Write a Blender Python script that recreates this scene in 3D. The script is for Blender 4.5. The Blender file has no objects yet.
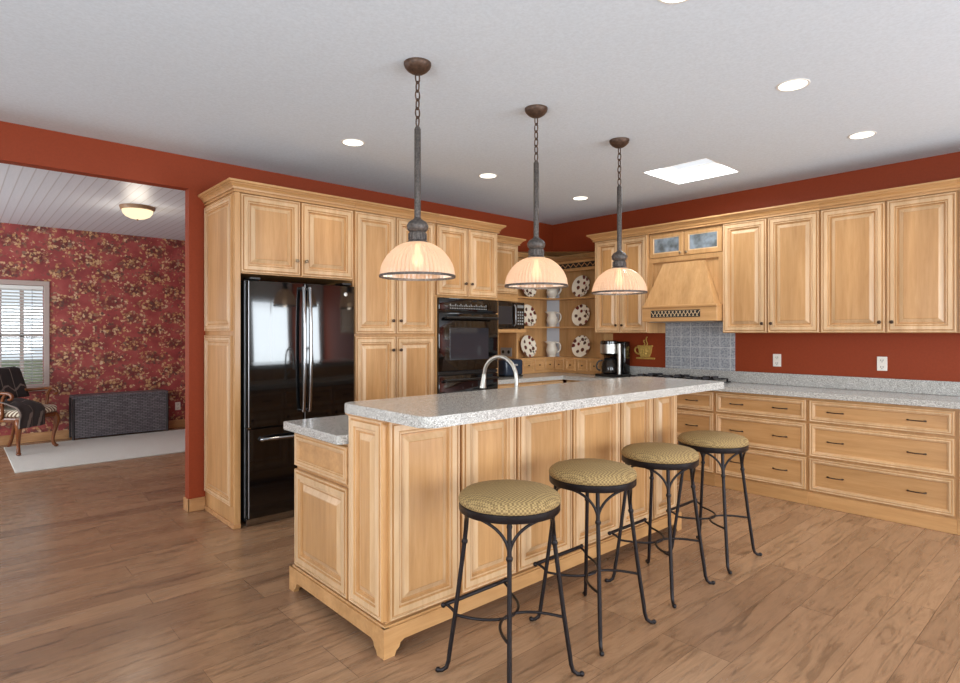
import bpy, bmesh, math, random
from mathutils import Matrix, Vector, Euler
PI = math.pi
S = bpy.context.scene
COL = S.collection
random.seed(7)

# ------------------------------------------------------------------ camera, world, light, exposure
cd = bpy.data.cameras.new('camera'); cam = bpy.data.objects.new('camera', cd); COL.objects.link(cam)
cam.location = (0, 0, 1.39); cam.rotation_euler = (PI/2, 0, math.radians(47.9-90))
cd.sensor_width = 36; cd.lens = 584.5/960*36; cd.shift_y = -8.3/960; cd.clip_start = 0.05
S.camera = cam
S.view_settings.view_transform = 'Standard'; S.view_settings.look = 'None'
S.view_settings.exposure = -0.24; S.view_settings.gamma = 1.0; S.view_settings.use_curve_mapping = False
W = bpy.data.worlds.new('daylight'); S.world = W; W.use_nodes = True
bgn = W.node_tree.nodes['Background']; bgn.inputs['Color'].default_value = (0.80, 0.90, 1.0, 1); bgn.inputs['Strength'].default_value = 1.3

def area(name, loc, rot, sx, sy, power, col, spread=PI):
    l = bpy.data.lights.new(name, 'AREA'); l.shape = 'RECTANGLE'; l.size = sx; l.size_y = sy
    l.energy = power; l.color = col; l.spread = spread
    o = bpy.data.objects.new(name, l); COL.objects.link(o); o.location = loc; o.rotation_euler = rot
    return o
DAY = (0.86, 0.94, 1.0)
R90 = PI/2
# area lamps inside unseen windows behind the photographer, tilted up to brighten the ceiling
area('daylight_patio', (4.6, -3.10, 1.15), (R90+.2, 0, 0), 1.65, 1.75, 200, DAY)
area('added_daylight_rear', (0.7, -3.10, 1.50), (R90+.25, 0, 0), 2.8, 1.5, 190, DAY)  # lamp of an unseen rear window, added for soft light
area('added_daylight_side', (-2.50, 0.4, 1.45), (R90+.25, 0, -R90), 2.8, 1.6, 170, DAY)  # added lamp at an unseen side window, lights the island end
area('added_light_next_room', (-2.50, 7.3, 1.45), (R90+.2, 0, -R90), 2.6, 1.6, 185, (0.90, 0.95, 1.0))  # added lamp on the left wall, no window built there
area('daylight_skylight', (4.69, 2.495, 2.86), (0, 0, 0), 0.5, 0.5, 22, DAY)

# ------------------------------------------------------------------ materials
MATS = {}
def lin(r, g, b):
    f = lambda c: ((c/255+0.055)/1.055)**2.4 if c/255 > 0.04045 else c/255/12.92
    return (f(r), f(g), f(b), 1)
class NT:
    def __init__(s, name):
        s.m = bpy.data.materials.new(name); s.m.use_nodes = True; s.t = s.m.node_tree
        s.b = s.t.nodes['Principled BSDF']; s.out = s.t.nodes['Material Output']; MATS[name] = s.m
    def n(s, typ, **kw):
        nd = s.t.nodes.new(typ)
        for k, v in kw.items():
            if k.startswith('i_'):
                key = k[2:]; nd.inputs[int(key) if key.isdigit() else key.replace('_', ' ')].default_value = v
            else: setattr(nd, k, v)
        return nd
    def l(s, a, ao, b, bi): s.t.links.new(a.outputs[ao], b.inputs[bi])
    def coord(s, scale=(1, 1, 1), rot=(0, 0, 0), out='Object'):
        c = s.n('ShaderNodeTexCoord'); m = s.n('ShaderNodeMapping'); m.inputs['Scale'].default_value = scale; m.inputs['Rotation'].default_value = rot
        s.l(c, out, m, 'Vector'); return m
    def ramp(s, src, so, stops):
        r = s.n('ShaderNodeValToRGB'); e = r.color_ramp.elements
        while len(e) < len(stops): e.new(0.5)
        for k, (p, c) in enumerate(stops): e[k].position = p; e[k].color = c
        s.l(src, so, r, 'Fac'); return r
    def mix(s, fac, a, b, blend='MIX'):
        m = s.n('ShaderNodeMix', data_type='RGBA', blend_type=blend)
        for key, v in ((0, fac), (6, a), (7, b)):
            if isinstance(v, tuple) and len(v) == 2 and not isinstance(v[0], (int, float)): s.t.links.new(v[0].outputs[v[1]], m.inputs[key])
            elif isinstance(v, bpy.types.Node): s.t.links.new(v.outputs[0], m.inputs[key])
            else: m.inputs[key].default_value = v
        return (m, 2)
    def math(s, op, a, b=0.0):
        m = s.n('ShaderNodeMath', operation=op)
        for k, v in ((0, a), (1, b)):
            if isinstance(v, tuple): s.t.links.new(v[0].outputs[v[1]], m.inputs[k])
            elif isinstance(v, bpy.types.Node): s.t.links.new(v.outputs[0], m.inputs[k])
            else: m.inputs[k].default_value = v
        return m
    def color(s, v):
        if isinstance(v, tuple) and len(v) == 2: s.t.links.new(v[0].outputs[v[1]], s.b.inputs['Base Color'])
        elif isinstance(v, bpy.types.Node): s.t.links.new(v.outputs[0], s.b.inputs['Base Color'])
        else: s.b.inputs['Base Color'].default_value = v
    def bump(s, src, so, strength=0.2, dist=0.01):
        b = s.n('ShaderNodeBump'); b.inputs['Strength'].default_value = strength; b.inputs['Distance'].default_value = dist
        s.l(src, so, b, 'Height'); s.l(b, 'Normal', s.b, 'Normal')
    def set(s, **kw):
        for k, v in kw.items(): s.b.inputs[k.replace('_', ' ')].default_value = v
        return s

def simple(name, rgb, rough=0.5, metal=0.0, noise=0.0, nscale=30, coat=0.0, bump=0.0):
    t = NT(name); t.set(Roughness=rough, Metallic=metal, Coat_Weight=coat)
    c = lin(*rgb)
    if noise or bump:
        m = t.coord(); nz = t.n('ShaderNodeTexNoise'); nz.inputs['Scale'].default_value = nscale; nz.inputs['Detail'].default_value = 4
        t.l(m, 'Vector', nz, 'Vector')
        if noise:
            lo = tuple(max(0, x*(1-noise)) for x in c[:3])+(1,); hi = tuple(min(1, x*(1+noise)) for x in c[:3])+(1,)
            t.color(t.ramp(nz, 'Fac', [(0.3, lo), (0.7, hi)]))
        else: t.color(c)
        if bump: t.bump(nz, 'Fac', bump, 0.004)
    else: t.color(c)
    return t.m

def wood(name, base, light, dark, sc, rough=0.36):
    t = NT(name); t.set(Roughness=rough, Coat_Weight=0.12, Coat_Roughness=0.2)
    m = t.coord(sc)
    inf = t.n('ShaderNodeObjectInfo'); add = t.n('ShaderNodeVectorMath', operation='MULTIPLY_ADD')
    comb = t.n('ShaderNodeCombineXYZ')
    for k in range(3): t.l(inf, 'Random', comb, k)
    add.inputs[1].default_value = (17, 17, 17); t.l(comb, 0, add, 0); t.l(m, 'Vector', add, 2)
    n1 = t.n('ShaderNodeTexNoise'); n1.inputs['Scale'].default_value = 1.0; n1.inputs['Detail'].default_value = 6; n1.inputs['Roughness'].default_value = 0.62; n1.inputs['Distortion'].default_value = 0.4
    t.l(add, 0, n1, 'Vector')
    r1 = t.ramp(n1, 'Fac', [(0.28, lin(*dark)), (0.5, lin(*base)), (0.72, lin(*light))])
    n2 = t.n('ShaderNodeTexNoise'); n2.inputs['Scale'].default_value = 0.22; n2.inputs['Detail'].default_value = 2
    t.l(add, 0, n2, 'Vector')
    r2 = t.ramp(n2, 'Fac', [(0.35, (0.86, 0.84, 0.80, 1)), (0.65, (1.05, 1.05, 1.05, 1))])
    v = t.ramp(inf, 'Random', [(0, (0.94, 0.93, 0.92, 1)), (1, (1.03, 1.03, 1.03, 1))])
    a = t.mix(1.0, (r1, 0), (r2, 0), 'MULTIPLY'); b = t.mix(1.0, a, (v, 0), 'MULTIPLY')
    t.color(b); t.bump(n1, 'Fac', 0.06, 0.002)
    return t.m
MB_, ML_, MD_ = (194, 147, 96), (203, 157, 107), (183, 135, 84)
maple = wood('maple_vertical_grain', MB_, ML_, MD_, (38, 38, 3.2))
mapleh = wood('maple_horizontal_grain', MB_, ML_, MD_, (3.2, 38, 38))
maple_glaze = wood('maple_whitish_glaze', (213, 177, 136), (220, 187, 149), (202, 163, 121), (38, 38, 3.2))
maple_shaded = simple('maple_recess_shade', (140, 96, 58), 0.6, noise=0.1)  # darker maple, recess shade put into the colour
oak_trim = wood('oak_trim', (190, 140, 92), (206, 158, 108), (166, 116, 72), (4, 30, 30))
chairwood = wood('carved_chair_wood', (120, 66, 30), (150, 88, 44), (84, 42, 18), (14, 14, 5), 0.3)

# floor
t = NT('oak_plank_floor'); t.set(Roughness=0.3, Coat_Weight=0.0)
mp = t.coord((1, 1, 1))
br = t.n('ShaderNodeTexBrick', offset=0.37, offset_frequency=3, squash=1.0)
for k, v in dict(Scale=1.0, Mortar_Size=0.0012, Mortar_Smooth=0.1, Bias=0.0, Brick_Width=1.22, Row_Height=0.16).items(): br.inputs[k.replace('_', ' ')].default_value = v
br.inputs['Color1'].default_value = (0, 0, 0, 1); br.inputs['Color2'].default_value = (1, 1, 1, 1); br.inputs['Mortar'].default_value = (0.5, 0.5, 0.5, 1)
t.l(mp, 'Vector', br, 'Vector')
tone = t.ramp(br, 'Color', [(0, lin(140, 108, 83)), (0.5, lin(154, 120, 92)), (1, lin(167, 132, 102))])
off = t.n('ShaderNodeVectorMath', operation='MULTIPLY_ADD'); off.inputs[1].default_value = (3.7, 9.1, 0)
t.l(br, 'Color', off, 0); t.l(mp, 'Vector', off, 2)
st = t.n('ShaderNodeMapping'); st.inputs['Scale'].default_value = (2.6, 22, 1); t.l(off, 0, st, 'Vector')
g = t.n('ShaderNodeTexNoise'); g.inputs['Scale'].default_value = 1.0; g.inputs['Detail'].default_value = 8; g.inputs['Roughness'].default_value = 0.65; g.inputs['Distortion'].default_value = 1.3
t.l(st, 'Vector', g, 'Vector')
gr = t.ramp(g, 'Fac', [(0.30, (0.36, 0.31, 0.27, 1)), (0.45, (0.86, 0.84, 0.81, 1)), (0.58, (1.13, 1.11, 1.09, 1)), (0.70, (0.70, 0.66, 0.62, 1))])
c1 = t.mix(0.85, (tone, 0), (gr, 0), 'MULTIPLY')
c2 = t.mix((br, 'Fac'), c1, lin(84, 60, 42)); t.color(c2)
rr = t.ramp(g, 'Fac', [(0.3, (0.31, 0.31, 0.31, 1)), (0.7, (0.19, 0.19, 0.19, 1))]); t.l(rr, 0, t.b, 'Roughness')
t.bump(g, 'Fac', 0.05, 0.002)
floor_m = t.m

def painted(name, rgb, rough=0.55, b=0.12):
    return simple(name, rgb, rough, noise=0.05, nscale=70, bump=b)
redwall = painted('rust_red_paint', (141, 57, 26), 0.55); MATS_RED = redwall.node_tree.nodes['Principled BSDF']; MATS_RED.inputs['Specular IOR Level'].default_value = 0.25
white_paint = painted('ceiling_white_paint', (217, 228, 239), 0.8, 0.03)
cream_wall = painted('cream_paint', (214, 202, 186), 0.7)
white_trim = simple('white_trim_paint', (232, 230, 226), 0.4)
mauve_trim = simple('grey_window_trim', (176, 158, 150), 0.5)

# plank ceiling of the next room
t = NT('white_plank_ceiling'); t.set(Roughness=0.42)
mp = t.coord((1, 1, 1)); wv = t.n('ShaderNodeTexWave', wave_type='BANDS', bands_direction='X', wave_profile='SAW')
wv.inputs['Scale'].default_value = 3.6; t.l(mp, 'Vector', wv, 'Vector')
r = t.ramp(wv, 'Fac', [(0, lin(176, 176, 178)), (0.1, lin(210, 216, 224)), (0.93, lin(216, 222, 229)), (1, lin(182, 182, 184))]); t.color(r)
nz = t.n('ShaderNodeTexNoise'); nz.inputs['Scale'].default_value = 5; mp2 = t.coord((9, 1, 1)); t.l(mp2, 'Vector', nz, 'Vector')
t.bump(nz, 'Fac', 0.15, 0.01); plank_ceiling = t.m

# floral wallpaper (half-drop clusters of gold and cream blooms on dark red)
t = NT('floral_wallpaper'); t.set(Roughness=0.6)
tc = t.n('ShaderNodeTexCoord'); sep = t.n('ShaderNodeSeparateXYZ'); t.l(tc, 'Object', sep, 0)
nz = t.n('ShaderNodeTexNoise'); nz.inputs['Scale'].default_value = 9; nz.inputs['Detail'].default_value = 3; t.l(tc, 'Object', nz, 'Vector')
nsep = t.n('ShaderNodeSeparateColor'); t.l(nz, 'Color', nsep, 0)
xx = t.math('ADD', (sep, 0), t.math('MULTIPLY', t.math('SUBTRACT', (nsep, 0), 0.5), 0.16))
zz = t.math('ADD', (sep, 2), t.math('MULTIPLY', t.math('SUBTRACT', (nsep, 1), 0.5), 0.16))
zr = t.math('DIVIDE', zz, 0.19); row = t.math('FLOOR', zr); vv = t.math('FRACT', zr)
hf = t.math('MULTIPLY', t.math('MODULO', row, 2.0), 0.5)
uu = t.math('FRACT', t.math('ADD', t.math('DIVIDE', xx, 0.54), hf))
du = t.math('MULTIPLY', t.math('SUBTRACT', uu, 0.5), 0.46); dv = t.math('MULTIPLY', t.math('SUBTRACT', vv, 0.5), 0.30)
d2 = t.math('SQRT', t.math('ADD', t.math('MULTIPLY', du, du), t.math('MULTIPLY', dv, dv)))
clus = t.ramp(d2, 0, [(0.05, (1, 1, 1, 1)), (0.15, (0.45, 0.45, 0.45, 1)), (0.22, (0.10, 0.10, 0.10, 1))])
wn = t.n('ShaderNodeTexNoise'); wn.inputs['Scale'].default_value = 26; wn.inputs['Detail'].default_value = 2; t.l(tc, 'Object', wn, 'Vector')
wm = t.n('ShaderNodeVectorMath', operation='MULTIPLY_ADD'); wm.inputs[1].default_value = (.075, .075, .075); t.l(wn, 'Color', wm, 0); t.l(tc, 'Object', wm, 2)
vo = t.n('ShaderNodeTexVoronoi'); vo.inputs['Scale'].default_value = 25; vo.inputs['Randomness'].default_value = 1; t.l(wm, 0, vo, 'Vector')
pet = t.ramp(vo, 'Distance', [(0.35, (1, 1, 1, 1)), (0.62, (0, 0, 0, 1))])
csep = t.n('ShaderNodeSeparateColor'); t.l(vo, 'Color', csep, 0)
thr = t.math('GREATER_THAN', t.math('ADD', (clus, 0), t.math('MULTIPLY', (csep, 1), 0.55)), 0.56)
mask = t.math('MULTIPLY', t.math('MULTIPLY', thr, (pet, 0)), 0.85)
fcol = t.ramp(csep, 0, [(0.0, lin(84, 58, 52)), (0.2, lin(104, 72, 58)), (0.35, lin(186, 138, 88)), (0.6, lin(210, 170, 118)), (0.8, lin(224, 194, 154)), (0.92, lin(92, 66, 58)), (1, lin(168, 100, 82))])
n2 = t.n('ShaderNodeTexNoise'); n2.inputs['Scale'].default_value = 6; n2.inputs['Detail'].default_value = 6; t.l(tc, 'Object', n2, 'Vector')
bgc = t.ramp(n2, 'Fac', [(0.3, lin(132, 50, 50)), (0.5, lin(156, 64, 62)), (0.64, lin(166, 80, 72)), (0.75, lin(112, 58, 56))])
shade = t.ramp(d2, 0, [(0.06, (0.5, 0.42, 0.42, 1)), (0.16, (1, 1, 1, 1))])
bg2 = t.mix(1.0, (bgc, 0), (shade, 0), 'MULTIPLY')
t.color(t.mix((mask, 0), bg2, (fcol, 0))); wallpaper = t.m

# speckled solid-surface counter
t = NT('speckled_counter'); t.set(Roughness=0.16)
mp = t.coord(); v1 = t.n('ShaderNodeTexVoronoi'); v1.inputs['Scale'].default_value = 330; t.l(mp, 'Vector', v1, 'Vector')
sp = t.n('ShaderNodeSeparateColor'); t.l(v1, 'Color', sp, 0)
r = t.ramp(sp, 0, [(0.0, lin(128, 126, 122)), (0.14, lin(156, 153, 148)), (0.35, lin(184, 181, 175)), (0.7, lin(198, 195, 189)), (0.88, lin(224, 222, 218)), (1.0, lin(170, 160, 144))]); r.color_ramp.interpolation = 'CONSTANT'
t.color(r); counter = t.m

# grey tile
t = NT('grey_wall_tile'); t.set(Roughness=0.35)
mp = t.coord((1, 1, 1), (0, R90, 0)); mp.inputs['Rotation'].default_value = (R90, 0, R90)
tcx = t.n('ShaderNodeTexCoord'); sx = t.n('ShaderNodeSeparateXYZ'); cx_ = t.n('ShaderNodeCombineXYZ'); t.l(tcx, 'Object', sx, 0); t.l(sx, 1, cx_, 0); t.l(sx, 2, cx_, 1)
br = t.n('ShaderNodeTexBrick', offset=0.0); br.inputs['Scale'].default_value = 1; br.inputs['Brick Width'].default_value = 0.104; br.inputs['Row Height'].default_value = 0.104; br.inputs['Mortar Size'].default_value = 0.0028
t.l(cx_, 0, br, 'Vector')
nz = t.n('ShaderNodeTexNoise'); nz.inputs['Scale'].default_value = 60; nz.inputs['Detail'].default_value = 5; t.l(tcx, 'Object', nz, 'Vector')
r = t.ramp(nz, 'Fac', [(0.35, lin(134, 138, 146)), (0.65, lin(184, 186, 190))])
t.color(t.mix((br, 'Fac'), (r, 0), lin(212, 212, 210))); t.bump(br, 'Fac', -0.3, 0.003); tile_m = t.m

# fabrics
t = NT('gold_woven_seat_fabric'); t.set(Roughness=0.85)
mp = t.coord((1, 1, 1), (0, 0, 0.6)); ck = t.n('ShaderNodeTexChecker'); ck.inputs['Scale'].default_value = 115; t.l(mp, 'Vector', ck, 'Vector')
ck.inputs['Color1'].default_value = lin(166, 138, 90); ck.inputs['Color2'].default_value = lin(118, 95, 58)
t.color(ck); t.bump(ck, 'Fac', 0.35, 0.002); seat_fab = t.m
t = NT('striped_brocade'); t.set(Roughness=0.8)
mp = t.coord((1, 1, 1)); wv = t.n('ShaderNodeTexWave', wave_type='BANDS', bands_direction='DIAGONAL'); wv.inputs['Scale'].default_value = 14; wv.inputs['Distortion'].default_value = 2.0; t.l(mp, 'Vector', wv, 'Vector')
t.color(t.ramp(wv, 'Fac', [(0.3, lin(104, 72, 52)), (0.6, lin(224, 214, 192))])); brocade = t.m
t = NT('dark_plaid_throw'); t.set(Roughness=0.95)
mp = t.coord((1, 1, 1)); br = t.n('ShaderNodeTexBrick', offset=0.0); br.inputs['Scale'].default_value = 1; br.inputs['Brick Width'].default_value = 0.17; br.inputs['Row Height'].default_value = 0.17; br.inputs['Mortar Size'].default_value = 0.004
br.inputs['Color1'].default_value = lin(46, 40, 40); br.inputs['Color2'].default_value = lin(60, 52, 50); br.inputs['Mortar'].default_value = lin(118, 104, 96); t.l(mp, 'Vector', br, 'Vector'); t.color(br); throw_m = t.m
t = NT('dark_wicker'); t.set(Roughness=0.55)
tcx = t.n('ShaderNodeTexCoord'); mp = t.n('ShaderNodeMapping'); mp.inputs['Scale'].default_value = (1, 1, 1); t.l(tcx, 'Object', mp, 'Vector')
sx = t.n('ShaderNodeSeparateXYZ'); cx_ = t.n('ShaderNodeCombineXYZ'); t.l(mp, 0, sx, 0); t.l(sx, 0, cx_, 0); t.l(sx, 2, cx_, 1)
br = t.n('ShaderNodeTexBrick', offset=0.5); br.inputs['Scale'].default_value = 1; br.inputs['Brick Width'].default_value = 0.060; br.inputs['Row Height'].default_value = 0.022; br.inputs['Mortar Size'].default_value = 0.0035; br.inputs['Mortar Smooth'].default_value = 0.6
br.inputs['Color1'].default_value = lin(92, 86, 90); br.inputs['Color2'].default_value = lin(120, 114, 118); br.inputs['Mortar'].default_value = lin(24, 20, 22); t.l(cx_, 0, br, 'Vector'); t.color(br); t.bump(br, 'Fac', -0.8, 0.008); wicker = t.m
# floral china
t = NT('floral_china'); t.set(Roughness=0.15)
tcx = t.n('ShaderNodeTexCoord'); vo = t.n('ShaderNodeTexVoronoi'); vo.inputs['Scale'].default_value = 20; t.l(tcx, 'Object', vo, 'Vector')
sp = t.n('ShaderNodeSeparateColor'); t.l(vo, 'Color', sp, 0)
pet = t.ramp(vo, 'Distance', [(0.44, (1, 1, 1, 1)), (0.56, (0, 0, 0, 1))]); on = t.math('GREATER_THAN', (sp, 1), 0.30); mk = t.math('MULTIPLY', (pet, 0), on)
fc = t.ramp(sp, 0, [(0, lin(118, 36, 34)), (0.35, lin(96, 60, 52)), (0.6, lin(70, 74, 60)), (0.8, lin(150, 70, 52)), (1, lin(60, 50, 66))])
t.color(t.mix((mk, 0), lin(232, 220, 200), (fc, 0))); china = t.m
pitcher_m = simple('cream_ironstone', (222, 214, 200), 0.25, noise=0.03, nscale=40)
black_iron = simple('dark_bronze_iron', (36, 31, 33), 0.42, 0.6, noise=0.2, nscale=60)
pull_metal = simple('antique_bronze', (74, 58, 48), 0.35, 0.85)
knob_metal = simple('pewter_knob', (150, 132, 108), 0.3, 0.8)
aged_metal = simple('mottled_aged_bronze', (88, 81, 77), 0.5, 0.5, noise=0.45, nscale=90, bump=0.2)
canopy_metal = simple('copper_bronze', (84, 64, 52), 0.45, 0.5, noise=0.4, nscale=60)
steel = simple('brushed_nickel', (186, 184, 178), 0.36, 1.0)
chrome = simple('smoked_chrome', (150, 150, 152), 0.16, 1.0)
black_gloss = simple('black_gloss', (9, 9, 10), 0.06, coat=0.3)
black_case = simple('black_case', (14, 14, 15), 0.35)
black_glass = simple('black_oven_glass', (14, 14, 16), 0.03)
oven_window = simple('oven_window_glass', (46, 46, 50), 0.05)
grey_highlight_handle = simple('grey_highlight_and_handle', (150, 150, 152), 0.3, 0.6)  # refrigerator edge highlights and the microwave handle
label_grey = simple('printed_grey_marks', (128, 128, 126), 0.5)
plastic_white = simple('white_plastic', (232, 226, 216), 0.35)
plastic_grey = simple('grey_plastic', (150, 150, 152), 0.4)
dark_slot = simple('dark_slot', (20, 18, 18), 0.6)
toaster_m = simple('dark_blue_enamel', (40, 50, 66), 0.2)
gold_m = simple('brass_plaque', (212, 174, 92), 0.42, 0.45, noise=0.2, nscale=50)
rug_m = simple('off_white_rug', (206, 204, 196), 0.95, noise=0.06, nscale=120, bump=0.3)
fret_white = simple('pale_fretwork', (206, 178, 140), 0.5)
blind_m = simple('white_blind_slat', (226, 226, 222), 0.5)
corner_m = simple('pale_grey_corner_paint', (178, 178, 182), 0.5)
t = NT('smoked_glass'); t.set(Roughness=0.05, Transmission_Weight=0.7, IOR=1.45); t.color(lin(60, 50, 44)); smoked = t.m
t = NT('seeded_cabinet_glass'); t.set(Roughness=0.12); mp = t.coord((9, 9, 9)); nz = t.n('ShaderNodeTexNoise'); nz.inputs['Scale'].default_value = 1.5; t.l(mp, 'Vector', nz, 'Vector')
t.color(t.ramp(nz, 'Fac', [(0.3, lin(92, 96, 96)), (0.7, lin(150, 160, 168))])); cab_glass = t.m
t = NT('window_glass'); t.set(Roughness=0.0, IOR=1.45); t.color((1, 1, 1, 1))
tr = t.n('ShaderNodeBsdfTransparent'); gl = t.n('ShaderNodeBsdfGlossy'); gl.inputs['Roughness'].default_value = 0.02
mx = t.n('ShaderNodeMixShader'); mx.inputs[0].default_value = 0.06; t.l(tr, 0, mx, 1); t.l(gl, 0, mx, 2); t.l(mx, 0, t.out, 'Surface'); win_glass = t.m
def emit(name, rgb, s):
    t = NT(name); e = t.n('ShaderNodeEmission'); e.inputs['Color'].default_value = lin(*rgb); e.inputs['Strength'].default_value = s; t.l(e, 0, t.out, 'Surface'); return t.m
lens_m = emit('recessed_lens_glow', (255, 250, 232), 4.0)
sky_pane = emit('skylight_diffuser', (248, 251, 255), 1.15)
bulb_m = emit('bulb_glow', (255, 230, 186), 7.0)
t = NT('ribbed_lamp_glass'); tl = t.n('ShaderNodeBsdfTranslucent'); tl.inputs['Color'].default_value = lin(236, 206, 182)
df = t.n('ShaderNodeBsdfDiffuse'); df.inputs['Color'].default_value = lin(226, 192, 164); gl = t.n('ShaderNodeBsdfGlossy'); gl.inputs['Roughness'].default_value = 0.18
tp = t.n('ShaderNodeBsdfTransparent'); tp.inputs['Color'].default_value = lin(255, 235, 210)
m1 = t.n('ShaderNodeMixShader'); m1.inputs[0].default_value = 0.45; t.l(tl, 0, m1, 1); t.l(df, 0, m1, 2)
m2 = t.n('ShaderNodeMixShader'); m2.inputs[0].default_value = 0.10; t.l(m1, 0, m2, 1); t.l(gl, 0, m2, 2)
m3 = t.n('ShaderNodeMixShader'); m3.inputs[0].default_value = 0.09; t.l(m2, 0, m3, 1); t.l(tp, 0, m3, 2); t.l(m3, 0, t.out, 'Surface'); lamp_glass = t.m
dome_glass = emit('lit_dome_glass', (255, 232, 190), 1.6)

# ------------------------------------------------------------------ mesh builder
class MB:
    def __init__(s, root=None, world=False):
        s.bm = bmesh.new(); s.mi = 0; s.base = Matrix.Identity(4); s.T = Matrix.Identity(4)
        if root is not None and world: s.base = Matrix.Translation(-Vector(root.location))
    def v(s, p): return s.bm.verts.new(s.base @ (s.T @ Vector(p)))
    def f(s, vs):
        try:
            fc = s.bm.faces.new(vs); fc.material_index = s.mi; return fc
        except (ValueError, TypeError): return None
    def box(s, x0, x1, y0, y1, z0, z1, bev=0.0, seg=1):
        P = [s.v(p) for p in ((x0,y0,z0),(x1,y0,z0),(x1,y1,z0),(x0,y1,z0),(x0,y0,z1),(x1,y0,z1),(x1,y1,z1),(x0,y1,z1))]
        F = [s.f([P[i] for i in q]) for q in ((3,2,1,0),(4,5,6,7),(0,1,5,4),(1,2,6,5),(2,3,7,6),(3,0,4,7))]
        if bev: 
            E = list({e for f in F for e in f.edges})
            r = bmesh.ops.bevel(s.bm, geom=E, offset=bev, segments=seg, affect='EDGES', profile=0.5)
            for f in r['faces']: f.material_index = s.mi
    def panel(s, x0, x1, z0, z1, y, prof, glaze=()):
        """nested rectangles facing -y: prof = (inset, out)"""
        loops = []
        for ins, out in prof:
            loops.append([s.v((a, y-out, b)) for a, b in ((x0+ins,z0+ins),(x1-ins,z0+ins),(x1-ins,z1-ins),(x0+ins,z1-ins))])
        mi = s.mi
        for k in range(len(loops)-1):
            s.mi = 1 if k in glaze else mi
            for j in range(4): s.f([loops[k][j], loops[k][(j+1)%4], loops[k+1][(j+1)%4], loops[k+1][j]])
        s.mi = mi
        s.f(loops[-1]); s.f(loops[0][::-1])
    def lathe(s, prof, seg=32, flute=None, cap0=True, cap1=True, closed=False):
        rings = []
        for r, z in prof:
            ring = []
            for k in range(seg):
                a = 2*PI*k/seg; rr = r
                if flute: rr = r*(1+flute*(1 if k % 2 else -1))
                ring.append(s.v((rr*math.cos(a), rr*math.sin(a), z)))
            rings.append(ring)
        n = len(rings)
        for i in range(n-1+(1 if closed else 0)):
            A, B = rings[i], rings[(i+1)%n]
            for k in range(seg): s.f([A[k], A[(k+1)%seg], B[(k+1)%seg], B[k]])
        if not closed:
            if cap0: s.f(rings[0][::-1])
            if cap1: s.f(rings[-1])
    def tube(s, pts, r, seg=8, closed=False, cap=True):
        pts = [Vector(p) for p in pts]; n = len(pts)
        rs = r if isinstance(r, (list, tuple)) else [r]*n
        tan = []
        for i in range(n):
            a = pts[(i-1)%n] if (closed or i > 0) else pts[i]; b = pts[(i+1)%n] if (closed or i < n-1) else pts[i]
            d = b-a; tan.append(d.normalized() if d.length > 1e-9 else Vector((0,0,1)))
        nrm = tan[0].orthogonal().normalized(); rings = []
        for i in range(n):
            nrm = (nrm - tan[i]*nrm.dot(tan[i])); nrm = nrm.normalized() if nrm.length > 1e-6 else tan[i].orthogonal().normalized()
            bn = tan[i].cross(nrm)
            rings.append([s.v(pts[i]+(nrm*math.cos(2*PI*k/seg)+bn*math.sin(2*PI*k/seg))*rs[i]) for k in range(seg)])
        for i in range(n if closed else n-1):
            A, B = rings[i], rings[(i+1)%n]
            for k in range(seg): s.f([A[k], A[(k+1)%seg], B[(k+1)%seg], B[k]])
        if not closed and cap: s.f(rings[0][::-1]); s.f(rings[-1])
    def prism(s, poly, axis, a, b):
        """poly in 2D extruded along axis from a to b: axis 'y' -> (x,z), 'x' -> (y,z), 'z' -> (x,y)"""
        mk = {'y': lambda p, t: (p[0], t, p[1]), 'x': lambda p, t: (t, p[0], p[1]), 'z': lambda p, t: (p[0], p[1], t)}[axis]
        A = [s.v(mk(p, a)) for p in poly]; B = [s.v(mk(p, b)) for p in poly]; n = len(poly)
        s.f(A[::-1]); s.f(B)
        for k in range(n): s.f([A[k], A[(k+1)%n], B[(k+1)%n], B[k]])
    def ball(s, c, r, seg=12, sc=(1,1,1)):
        T = s.T.copy(); s.T = s.T @ Matrix.Translation(c) @ Matrix.Diagonal((sc[0],sc[1],sc[2],1))
        n = max(6, seg//2+2); s.lathe([(max(1e-4, r*math.sin(PI*i/(n-1))), -r*math.cos(PI*i/(n-1))) for i in range(n)], seg); s.T = T
    def sweep(s, prof, path_fn):
        """prof: list of (out,z); path_fn(out)-> list of (x,y)"""
        rows = [[s.v((x, y, z)) for x, y in path_fn(o)] for o, z in prof]
        for i in range(len(rows)-1):
            for k in range(len(rows[0])-1): s.f([rows[i][k], rows[i][k+1], rows[i+1][k+1], rows[i+1][k]])
        s.f(rows[0][::-1]); s.f(rows[-1])
        s.f([r[0] for r in rows][::-1]); s.f([r[-1] for r in rows])
    def build(s, name, mats, parent=None, smooth=None, kind=None, loc=None, recalc=True):
        if recalc: bmesh.ops.recalc_face_normals(s.bm, faces=s.bm.faces[:])
        me = bpy.data.meshes.new(name); s.bm.to_mesh(me); s.bm.free()
        for m in (mats if isinstance(mats, (list, tuple)) else [mats]): me.materials.append(m)
        o = bpy.data.objects.new(name, me); COL.objects.link(o)
        if smooth:
            me.polygons.foreach_set('use_smooth', [True]*len(me.polygons)); me.set_sharp_from_angle(angle=math.radians(smooth))
        if parent is not None: o.parent = parent
        if kind: o['kind'] = kind
        if loc: o.location = loc
        return o
def thing(name, label, cat, loc=(0,0,0), rz=0.0, group=None):
    o = bpy.data.objects.new(name, None); COL.objects.link(o); o.location = loc; o.rotation_euler = (0,0,rz); o.empty_display_size = 0.1
    return tag(o, label, cat, group)
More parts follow.
